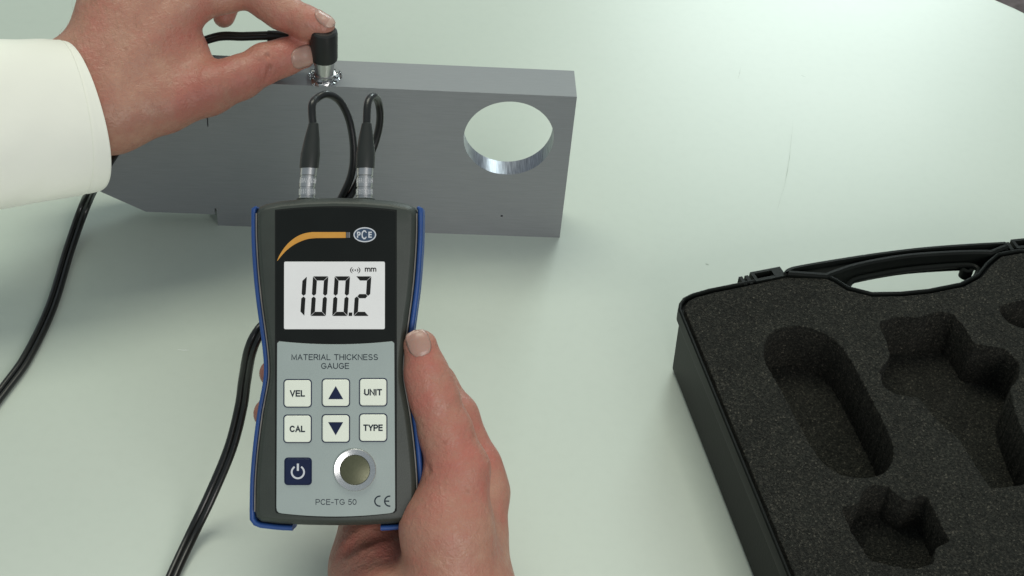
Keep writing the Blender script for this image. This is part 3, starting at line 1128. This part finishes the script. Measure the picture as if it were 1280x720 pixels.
def sub(e, loop, k):
    mid_ = [(u + k * 1.2, v, d) for u, v, d in common_mid]
    return [e] + cl(loop) + cl(mid_) + tail(k)


loop1 = [(390, 133, D + 15), (396, 123, D + 19), (409, 118, D + 23), (425, 127, D + 30), (437, 152, D + 36), (442, 188, D + 41), (438, 222, D + 45)]
loop2 = [(460, 129, D + 18), (467, 120.5, D + 24), (473, 128, D + 32), (475, 150, D + 38), (469, 178, D + 43), (455, 212, D + 46), (442, 238, D + 48)]
cable(sub(e1, loop1, -3.5))
cable(sub(e2, loop2, 3.5))
# moulded cable outlet on the cap
mb = MB()
P = [rel(at(u, v, d), probe) for u, v, d in [(335, 45, 870), (350, 45.5, 869.6), (375, 47, 869.2), (398, 51, 868.5)]]
mb.loft(tube_rings(catmull(P, 4), 3.1, 16))
mb.build('cable_outlet', M_cap, probe)

# ------------------------------------------------------------------ hands: smooth blended volumes turned into one skin mesh each
def smin(a, b, k):
    h = np.clip(0.5 + 0.5 * (b - a) / k, 0, 1)
    return b + (a - b) * h - k * h * (1 - h)


def cone(p, a, b, ra, rb):
    ba = b - a
    h = np.clip(((p - a) @ ba) / (ba @ ba), 0, 1)
    return np.linalg.norm(p - a - h[..., None] * ba, axis=-1) - (ra + (rb - ra) * h)


def ellip(p, c, r):
    q = (p - c) / np.asarray(r)
    k0 = np.linalg.norm(q, axis=-1)
    k1 = np.linalg.norm(q / np.asarray(r), axis=-1)
    return k0 * (k0 - 1) / np.maximum(k1, 1e-6)


def chain(p, pts, k=3.0):
    d = None
    for (a, ra), (b, rb) in zip(pts[:-1], pts[1:]):
        c = cone(p, a, b, ra, rb)
        d = c if d is None else smin(d, c, k)
    return d


def surface(fun, lo, hi, h):
    """naive surface nets on a regular grid, then two Newton steps onto the exact surface"""
    ax = [np.arange(lo[i], hi[i] + h, h, dtype=np.float32) for i in range(3)]
    nx, ny, nz = (len(a) for a in ax)
    # coarse pass first, exact values only in the band near the surface
    q = 5
    cax = [np.append(a[::q], a[::q][-1] + q * h).astype(np.float32) for a in ax]
    Cf = fun(np.stack(np.meshgrid(*cax, indexing='ij'), -1).astype(np.float32))
    near = np.abs(Cf) < q * h * 1.3 + 1.0
    F = np.repeat(np.repeat(np.repeat(Cf, q, 0), q, 1), q, 2)[:nx, :ny, :nz].astype(np.float32)
    # a coarse cell is refined when any of its corners is near the surface
    nb = np.zeros_like(near)
    for dx in (0, 1):
        for dy in (0, 1):
            for dz in (0, 1):
                nb[:near.shape[0] - dx, :near.shape[1] - dy, :near.shape[2] - dz] |= near[dx:, dy:, dz:]
    fine = np.repeat(np.repeat(np.repeat(nb, q, 0), q, 1), q, 2)[:nx, :ny, :nz]
    w = np.argwhere(fine)
    for k in range(0, len(w), 400000):
        e = w[k:k + 400000]
        F[e[:, 0], e[:, 1], e[:, 2]] = fun(np.stack([ax[m][e[:, m]] for m in range(3)], -1))
    s = F < 0
    c = s[:-1, :-1, :-1].astype(np.int8)
    tot = np.zeros((nx - 1, ny - 1, nz - 1), np.int8)
    for dx in (0, 1):
        for dy in (0, 1):
            for dz in (0, 1):
                tot += s[dx:nx - 1 + dx, dy:ny - 1 + dy, dz:nz - 1 + dz]
    act = (tot > 0) & (tot < 8)
    idx = -np.ones(act.shape, np.int64)
    cells = np.argwhere(act)
    idx[act] = np.arange(len(cells))
    acc = np.zeros((len(cells), 3)); cnt = np.zeros(len(cells))
    cor = [(a, b, c_) for a in (0, 1) for b in (0, 1) for c_ in (0, 1)]
    for a in cor:
        for b in cor:
            if sum(abs(a[i] - b[i]) for i in range(3)) == 1 and a < b:
                fa = F[cells[:, 0] + a[0], cells[:, 1] + a[1], cells[:, 2] + a[2]]
                fb = F[cells[:, 0] + b[0], cells[:, 1] + b[1], cells[:, 2] + b[2]]
                m = (fa < 0) != (fb < 0)
                t = np.where(m, fa / np.where(m, fa - fb, 1), 0)
                pt = np.array(a)[None] + t[:, None] * (np.array(b) - np.array(a))[None]
                acc[m] += pt[m]; cnt[m] += 1
    V = (cells + acc / cnt[:, None]) * h + np.array(lo)
    faces = []
    for axis in range(3):
        o1, o2 = [(1, 2), (2, 0), (0, 1)][axis]
        sl0 = [slice(None)] * 3; sl1 = [slice(None)] * 3
        sl0[axis] = slice(0, -1); sl1[axis] = slice(1, None)
        A = s[tuple(sl0)]; B = s[tuple(sl1)]
        e = np.argwhere(A != B)
        e = e[(e[:, o1] > 0) & (e[:, o2] > 0) & (e[:, o1] < F.shape[o1] - 1) & (e[:, o2] < F.shape[o2] - 1)]
        q = []
        for d1, d2 in ((-1, -1), (0, -1), (0, 0), (-1, 0)):
            cc = e.copy(); cc[:, o1] += d1; cc[:, o2] += d2
            q.append(idx[cc[:, 0], cc[:, 1], cc[:, 2]])
        q = np.stack(q, 1)
        fl_ = ~A[e[:, 0], e[:, 1], e[:, 2]]
        q[fl_] = q[fl_][:, ::-1]
        faces.append(q)
    faces = np.concatenate(faces)
    for _ in range(2):
        f0 = fun(V)
        G = np.stack([fun(V + d) - f0 for d in np.eye(3) * 0.15], 1) / 0.15
        gn = np.maximum((G * G).sum(1), 0.2)
        V = V - np.clip(f0 / gn, -h, h)[:, None] * G
    return V, faces


def grad(fun, p):
    f0 = fun(p)
    G = np.stack([fun(p + d) - f0 for d in np.eye(3) * 0.2], -1) / 0.2
    return G / np.maximum(np.linalg.norm(G, axis=-1, keepdims=True), 1e-6)


def make_hand(name, fun, lo, hi, h, blush, label, carve=None):
    V, Fc = surface(fun, lo, hi, h)
    bl = blush(V)
    Wd = to_world(V)
    base = Wd.mean(0)
    base[2] = Wd[:, 2].min()
    me = bpy.data.meshes.new(name)
    me.from_pydata(((Wd - base) * MM).tolist(), [], Fc.tolist())
    me.update()
    me.polygons.foreach_set('use_smooth', [True] * len(me.polygons))
    a_ = me.attributes.new('blush', 'FLOAT', 'POINT')
    a_.data.foreach_set('value', bl.astype(np.float32))
    me.materials.append(M_skin)
    o = bpy.data.objects.new(name, me)
    COL.objects.link(o)
    o.location = base * MM
    tag(o, label, 'hand')
    return o


def nail(fun, hand, c, along, normal, length, width, tip=0.16, lift_=0.22, flatten=0.3):
    """conforming nail plate: a grid dropped on to the finger along the nail normal"""
    along = np.array(along, float); along /= np.linalg.norm(along)
    normal = np.array(normal, float); normal -= along * (normal @ along); normal /= np.linalg.norm(normal)
    side = np.cross(normal, along)
    nu, nv = 18, 14
    pts = []
    for i in range(nu + 1):
        s = i / nu * 2 - 1
        for j in range(nv + 1):
            t = j / nv * 2 - 1
            # superellipse footprint: round at the root, blunter at the tip
            ww = width / 2 * (1 - 0.10 * (s < 0) * s * s) * (max(0.0, 1 - abs(s) ** (5 if s > 0 else 3.2))) ** 0.42
            pts.append(c + along * s * length / 2 + side * t * ww)
    pts = np.array(pts)
    ctr = np.array(c)
    q = pts + normal * 12
    for _ in range(60):
        d = fun(q)
        q = q - normal[None] * np.clip(d, -0.5, 1.5)[:, None] * 0.7
    hgt = (q - pts) @ normal
    hmax = np.percentile(hgt, 80)
    hgt = np.clip(hgt, hmax - 4.0, None)
    G = hgt.reshape(nu + 1, nv + 1)
    rowmax = G[:, nv // 2]
    # nail is flatter lengthwise than the finger: follow a straight line along the middle row
    x = np.linspace(-1, 1, nu + 1)
    k = np.polyfit(x[2:int(nu * .75)], rowmax[2:int(nu * .75)], 1)
    line = np.polyval(k, x)
    G = G + ((line - rowmax) * flatten)[:, None]
    s_ = np.abs(np.linspace(-1, 1, nu + 1))[:, None]; t_ = np.abs(np.linspace(-1, 1, nv + 1))[None]
    edge = np.maximum(s_ ** 10 * 0 + (np.linspace(-1, 1, nu + 1)[:, None] < -0.85) * 1.0, (t_ > 0.93) * 1.0)
    G = G + lift_ - edge * 0.5
    P = pts + normal[None] * G.reshape(-1)[:, None]
    Wd = to_world(P) - np.array(hand.location) / MM
    faces, mi = [], []
    for i in range(nu):
        for j in range(nv):
            a = i * (nv + 1) + j
            faces.append((a, a + 1, a + nv + 2, a + nv + 1))
            mi.append(1 if i >= nu * (1 - tip) else 0)
    o = mesh_obj('fingernail', Wd, faces, [M_nail, M_nailtip], hand, True)
    for p_, k_ in zip(o.data.polygons, mi):
        p_.material_index = k_
    so = o.modifiers.new('thickness', 'SOLIDIFY')
    so.thickness = 0.0005
    so.offset = -1
    return o


def C(u, v, d): return campt(u, v, d)


def J(u, v, d, r): return (campt(u, v, d), r)


# ---- the left hand, pressing the probe on the block
L_th = [J(140, 148, 836, 16), J(205, 130, 838, 14.8), J(262, 111, 842, 13.2), J(300, 97, 847, 11.2), J(332, 79, 852, 10.3), J(354, 72, 855, 9.4), J(377, 67.5, 857, 7.9)]
L_ix = [J(238, 4, 846, 11.0), J(280, -8, 853, 10.0), J(318, -14, 853, 10.4), J(336, 1, 853, 10.2), J(353, 14, 852, 9.6), J(383, 28.0, 849, 8.2), J(403, 33.5, 848, 6.6)]
L_md = [J(208, -42, 842, 11), J(285, -65, 868, 10), J(300, -40, 890, 8.5), J(280, 21, 889, 6.0)]
L_rg = [J(172, -75, 842, 11), J(255, -110, 866, 9.5), J(275, -60, 890, 8), J(256, -20, 892, 7)]
L_pk = [J(150, -98, 844, 10), J(215, -150, 862, 8.5), J(240, -110, 884, 7), J(228, -75, 892, 6.2)]


def left_fun(p):
    palm = cone(p, C(112, 84, 836), C(152, -95, 844), 15.5, 11)
    palm = smin(palm, cone(p, C(118, 95, 834), C(172, -75, 842), 16, 11.5), 9)
    palm = smin(palm, cone(p, C(126, 108, 833), C(208, -42, 842), 16.5, 11.5), 9)
    palm = smin(palm, cone(p, C(138, 128, 834), C(238, 4, 846), 16.5, 11), 9)
    palm = smin(palm, cone(p, C(112, 92, 838), C(-40, 130, 815), 18.5, 27), 12)
    palm = smin(palm, cone(p, C(135, 140, 838), C(-40, 165, 815), 19.5, 27), 12)
    palm = smin(palm, cone(p, C(190, 88, 842), C(240, 66, 849), 13, 9), 12)
    th = chain(p, L_th, 4)
    d = smin(palm, th, 13)
    # tendon of the index finger and a vein, barely raised
    d = smin(d, cone(p, C(140, 100, 822), C(238, -6, 838), 3.0, 2.0), 9)
    for f_ in (L_ix, L_md, L_rg, L_pk):
        d2 = chain(p, f_, 4)
        k = 5.0 if f_ is L_ix else 4.0
        d = smin(d, d2, k) if f_ is not L_md else smin(d, d2, 1.5)
    # joint folds over the thumb knuckle and the index
    for (u0, v0, u1, v1, dd, amp) in ((334, 70, 337, 84, 842.2, 1.1), (337, 84, 333, 101, 842.2, 1.1), (343, 76, 344, 92, 844.2, 0.35), (326, 76, 328, 96, 841.8, 0.3)):
        c = cone(p, C(u0, v0, dd), C(u1, v1, dd + 2), 0.5, 0.4)
        d = d + amp * np.exp(-(np.maximum(c, 0) / 0.9) ** 2)
    for (u0, v0, u1, v1, dd, amp) in ((357, -2, 372, 4, 858, .6), (366, 6, 376, 10, 858, .5)):
        c = cone(p, C(u0, v0, dd), C(u1, v1, dd + 2), 0.5, 0.4)
        d = d + amp * np.exp(-(np.maximum(c, 0) / 1.0) ** 2)
    # shallow hollows and swellings, a hand is never smooth
    d = d + 0.10 * np.sin(p[..., 0] * 0.33 + 1.3 * np.sin(p[..., 1] * 0.21)) * np.sin(p[..., 1] * 0.29 + 0.7)
    return d


def blob(V, pts, s):
    o = np.zeros(len(V))
    for c, a in pts:
        o += a * np.exp(-((V - c) ** 2).sum(1) / (2 * s * s))
    return o


def left_blush(V):
    return blob(V, [(C(262, 111, 832), .22), (C(300, 100, 836), .18), (C(335, 88, 843), .28), (C(375, 62, 850), .28), (C(262, 50, 842), .30), (C(240, 8, 836), .1), (C(350, 20, 860), .2), (C(400, 40, 862), .25), (C(230, 125, 825), .22), (C(120, 90, 820), .05), (C(280, 20, 885), .4)], 11)


lo = np.minimum(C(-30, 270, 790), C(-30, 270, 900)); hi = np.maximum(C(430, -205, 790), C(430, -205, 900))
lo = np.array([C(-20, 0, 820)[0], C(0, 235, 840)[1], -912.0]); hi = np.array([C(425, 0, 870)[0], C(0, -205, 850)[1], -780.0])
hand_l = make_hand('hand', left_fun, lo, hi, 0.85, left_blush, 'hand in a white shirt cuff pressing the probe onto the block')
tdir = C(378, 68.5, 857) - C(340, 80, 853)
nail(left_fun, hand_l, C(378.5, 72, 850), tdir, (-0.05, -0.42, 0.9), 13.0, 11.0, 0.1)
idir = C(403, 34, 859) - C(378, 24, 859)
nail(left_fun, hand_l, C(404.5, 28.0, 846), idir, (0.42, 0.78, 0.46), 11.5, 9.5, 0.3)

# white shirt sleeve over that wrist
def sleeve():
    cen = [(104, 146, 826), (60, 150, 822), (0, 157, 816), (-80, 166, 806), (-160, 172, 798)]
    semi = [(39.3, 27.5), (41.0, 29), (42.6, 30.5), (45, 33), (47, 35)]
    e1 = np.array([0.29, -0.957, 0.0]); e2 = np.array([0.60, 0.10, 0.85])
    e2 = e2 - e1 * (e1 @ e2); e2 /= np.linalg.norm(e2)
    cp = catmull([np.array([*campt(*c), *s]) for c, s in zip(cen, semi)], 14)
    rings = []
    seg = 72
    K = len(cp)
    for i, q in enumerate(cp):
        c, s = q[:3], q[3:]
        t = i / (K - 1)
        w = min(1, t * 3)
        e1t = e1 * (1 - w * 0.0) + np.array([-0.26, 0, 0]) * w
        e1t = e1t / np.linalg.norm(e1t)
        r_ = []
        for k in range(seg):
            a = 2 * math.pi * k / seg
            wr = 0.5 * math.sin(3 * a + 9 * t + 0.5) * t + 0.8 * math.sin(2 * a - 6 * t) * t * (1 - 0.3 * t) + 0.35 * math.sin(7 * a + 22 * t) * t
            # ends of the cuff are turned: a soft fat edge with a stitched line behind it
            if i == 0: wr -= 0.9
            if i == 1: wr -= 0.1
            if i == 6: wr -= 0.35
            ca, sa = math.cos(a), math.sin(a)
            ca = math.copysign(abs(ca) ** 0.92, ca); sa = math.copysign(abs(sa) ** 0.92, sa)
            r_.append(c + e1t * (s[0] + wr) * ca + e2 * (s[1] + wr) * sa)
        rings.append(r_)
    m_ = MB()
    m_.loft(rings, False, False)
    P = to_world(np.array(m_.v)) - np.array(hand_l.location) / MM
    o = mesh_obj('shirt_sleeve', P, m_.f, M_shirt, hand_l, True)
    so = o.modifiers.new('thickness', 'SOLIDIFY'); so.thickness = 0.0016; so.offset = -1
    ss = o.modifiers.new('smooth', 'SUBSURF'); ss.levels = 1; ss.render_levels = 2
    # row of stitches along the cuff
    st = MB()
    rr_ = rings[7]
    for k in range(seg):
        a = np.array(rr_[k]); b = np.array(rr_[(k + 1) % seg])
        for t0 in (0.08, 0.58):
            p0 = a + (b - a) * t0; p1 = a + (b - a) * (t0 + 0.32)
            st.loft(tube_rings([p0, (p0 + p1) / 2, p1], 0.22, 5))
    st.v = [tuple(p) for p in (to_world(np.array(st.v)) - np.array(hand_l.location) / MM)]
    st.build('cuff_stitching', M_shirt, hand_l)


sleeve()

# ---- the right hand, holding the gauge from below
R_th = [J(566, 730, D + 6, 20), J(559, 662, D + 4, 19.5), J(572, 588, D + 6, 13.2), J(557, 540, D + 6, 10.9), J(542, 496, D + 5, 9.9), J(533.5, 468, D + 4, 8.8), J(525.5, 433, D + 3, 7.3)]
R_ix = [J(602, 615, D + 36, 11.5), J(597, 585, D + 37, 10.6), J(571, 520, D + 41, 9.2), J(545, 479, D + 46, 8.4), J(500, 468, D + 55, 8.5), J(440, 455, D + 52, 8)]
R_md = [J(560, 590, D + 56, 12), J(505, 505, D + 56, 10), J(420, 470, D + 50, 9), J(342, 467, D + 38, 6.4)]
R_rg = [J(540, 620, D + 58, 12), J(480, 555, D + 56, 10), J(410, 525, D + 50, 9), J(337, 517, D + 38, 7.2)]
R_pk = [J(500, 650, D + 56, 11), J(450, 600, D + 54, 9), J(400, 580, D + 48, 7.5), J(360, 575, D + 42, 6.5)]


def right_fun(p):
    palm = cone(p, C(588, 760, D + 14), C(602, 615, D + 34), 18, 11.5)
    palm = smin(palm, cone(p, C(560, 760, D + 20), C(560, 590, D + 56), 18, 12), 10)
    palm = smin(palm, cone(p, C(530, 760, D + 22), C(540, 620, D + 58), 18, 12), 10)
    palm = smin(palm, cone(p, C(470, 712, D + 34), C(466, 640, D + 52), 19, 15), 10)
    palm = smin(palm, cone(p, C(470, 712, D + 34), C(490, 800, D + 2), 19, 19), 10)
    palm = smin(palm, cone(p, C(590, 760, D + 12), C(556, 900, D - 40), 19, 24), 12)
    palm = smin(palm, cone(p, C(495, 780, D + 6), C(520, 900, D - 40), 20, 24), 12)
    th = chain(p, R_th, 5)
    d = smin(palm, th, 9)
    d = smin(d, chain(p, R_ix, 4), 6)
    for f_ in (R_md, R_rg, R_pk):
        d = smin(d, chain(p, f_, 4), 3)
    # fold where the thumb leaves the palm, wrinkles over its knuckle, the line across the palm
    for (u0, v0, u1, v1, dd, amp, wd) in ((533, 586, 556, 600, D - 2, 1.0, 1.3), (536, 632, 572, 648, D - 3, 0.4, 1.2), (528, 640, 590, 676, D - 4, 0.35, 1.1), (540, 462, 562, 469, D - 5, 0.35, 1.2), (540, 472, 568, 481, D - 5, 0.4, 1.2), (544, 483, 572, 492, D - 4, 0.3, 1.2),
                                          (540, 690, 600, 700, D - 4, 0.4, 1.2), (575, 575, 610, 600, D - 1, 0.35, 1.2)):
        c = cone(p, C(u0, v0, dd), C(u1, v1, dd + 1), 0.6, 0.4)
        d = d + amp * np.exp(-(np.maximum(c, 0) / wd) ** 2)
    pts = [C(408, 694, D + 18), C(432, 680, D + 18), C(460, 667, D + 20), C(498, 652, D + 24)]
    for a, b in zip(pts[:-1], pts[1:]):
        c = cone(p, a, b, 3.0, 3.0)
        d = d + 1.4 * np.exp(-(np.maximum(c, 0) / 2.0) ** 2)
    # two tendons running to the thumb
    d = smin(d, cone(p, C(600, 740, D - 3.5), C(592, 600, D + 0.5), 1.6, 1.4), 6)
    d = d + 0.10 * np.sin(p[..., 0] * 0.31 + 1.3 * np.sin(p[..., 1] * 0.2)) * np.sin(p[..., 1] * 0.27 + 0.4)
    return d


def right_blush(V):
    return 0.06 + blob(V, [(C(578, 580, D), .25), (C(600, 600, D), .15), (C(540, 490, D - 4), .2), (C(525, 440, D - 4), .22), (C(600, 540, D + 36), .35), (C(330, 515, D + 36), .3), (C(330, 466, D + 36), .3), (C(480, 700, D + 20), .28), (C(440, 670, D + 30), .2), (C(530, 620, D - 4), .12)], 11)


lo = np.array([C(290, 0, D + 40)[0], C(0, 890, D - 20)[1], -(D + 84.0)]); hi = np.array([C(660, 0, D + 40)[0], C(0, 398, D)[1], -(D - 50.0)])
hand_r = make_hand('hand', right_fun, lo, hi, 0.85, right_blush, 'bare hand holding the dark gauge from below, thumb along its side')
tdir = C(527, 433.5, D) - C(538, 470, D)
nail(right_fun, hand_r, C(524.5, 429, D - 5), tdir, (0.16, 0.15, 0.97), 11.0, 9.2, 0.12, lift_=0.1)

# fine hairs on the back of the wrist and hand
hb = MB()
cand = np.stack([rng.uniform(70, 215, 700), rng.uniform(-40, 100, 700)], 1)
keep = rng.random(700) < 0.75 * np.exp(-((cand[:, 0] - 100) / 55) ** 2 - ((cand[:, 1] - 25) / 50) ** 2)
cand = cand[keep]
p = np.array([C(u, v_, 770.0) for u, v_ in cand])
ray = p / np.linalg.norm(p, axis=1)[:, None]
for _ in range(40):
    p = p + ray * np.clip(left_fun(p), -1, 4)[:, None] * 0.8
okp = np.abs(left_fun(p)) < 0.3
p = p[okp]
nr = grad(left_fun, p)
for q, n_ in zip(p, nr):
    t_ = np.array([-0.35 + rng.normal(0, .25), 0.75 + rng.normal(0, .25), 0.0])
    t_ = t_ - n_ * (t_ @ n_); t_ /= np.linalg.norm(t_)
    ln = rng.uniform(3.5, 8)
    P = [q, q + t_ * ln * 0.35 + n_ * ln * 0.16, q + t_ * ln * 0.7 + n_ * ln * 0.24, q + t_ * ln + n_ * ln * 0.24]
    hb.loft(tube_rings(P, [0.04, 0.036, 0.03, 0.015], 3))
hb.v = [tuple(q) for q in (to_world(np.array(hb.v)) - np.array(hand_l.location) / MM)]
M_hair = mat('hair', (0.30, 0.18, 0.10), 0.5)
ho = hb.build('arm_hair', M_hair, hand_l)
ho['kind'] = 'stuff'
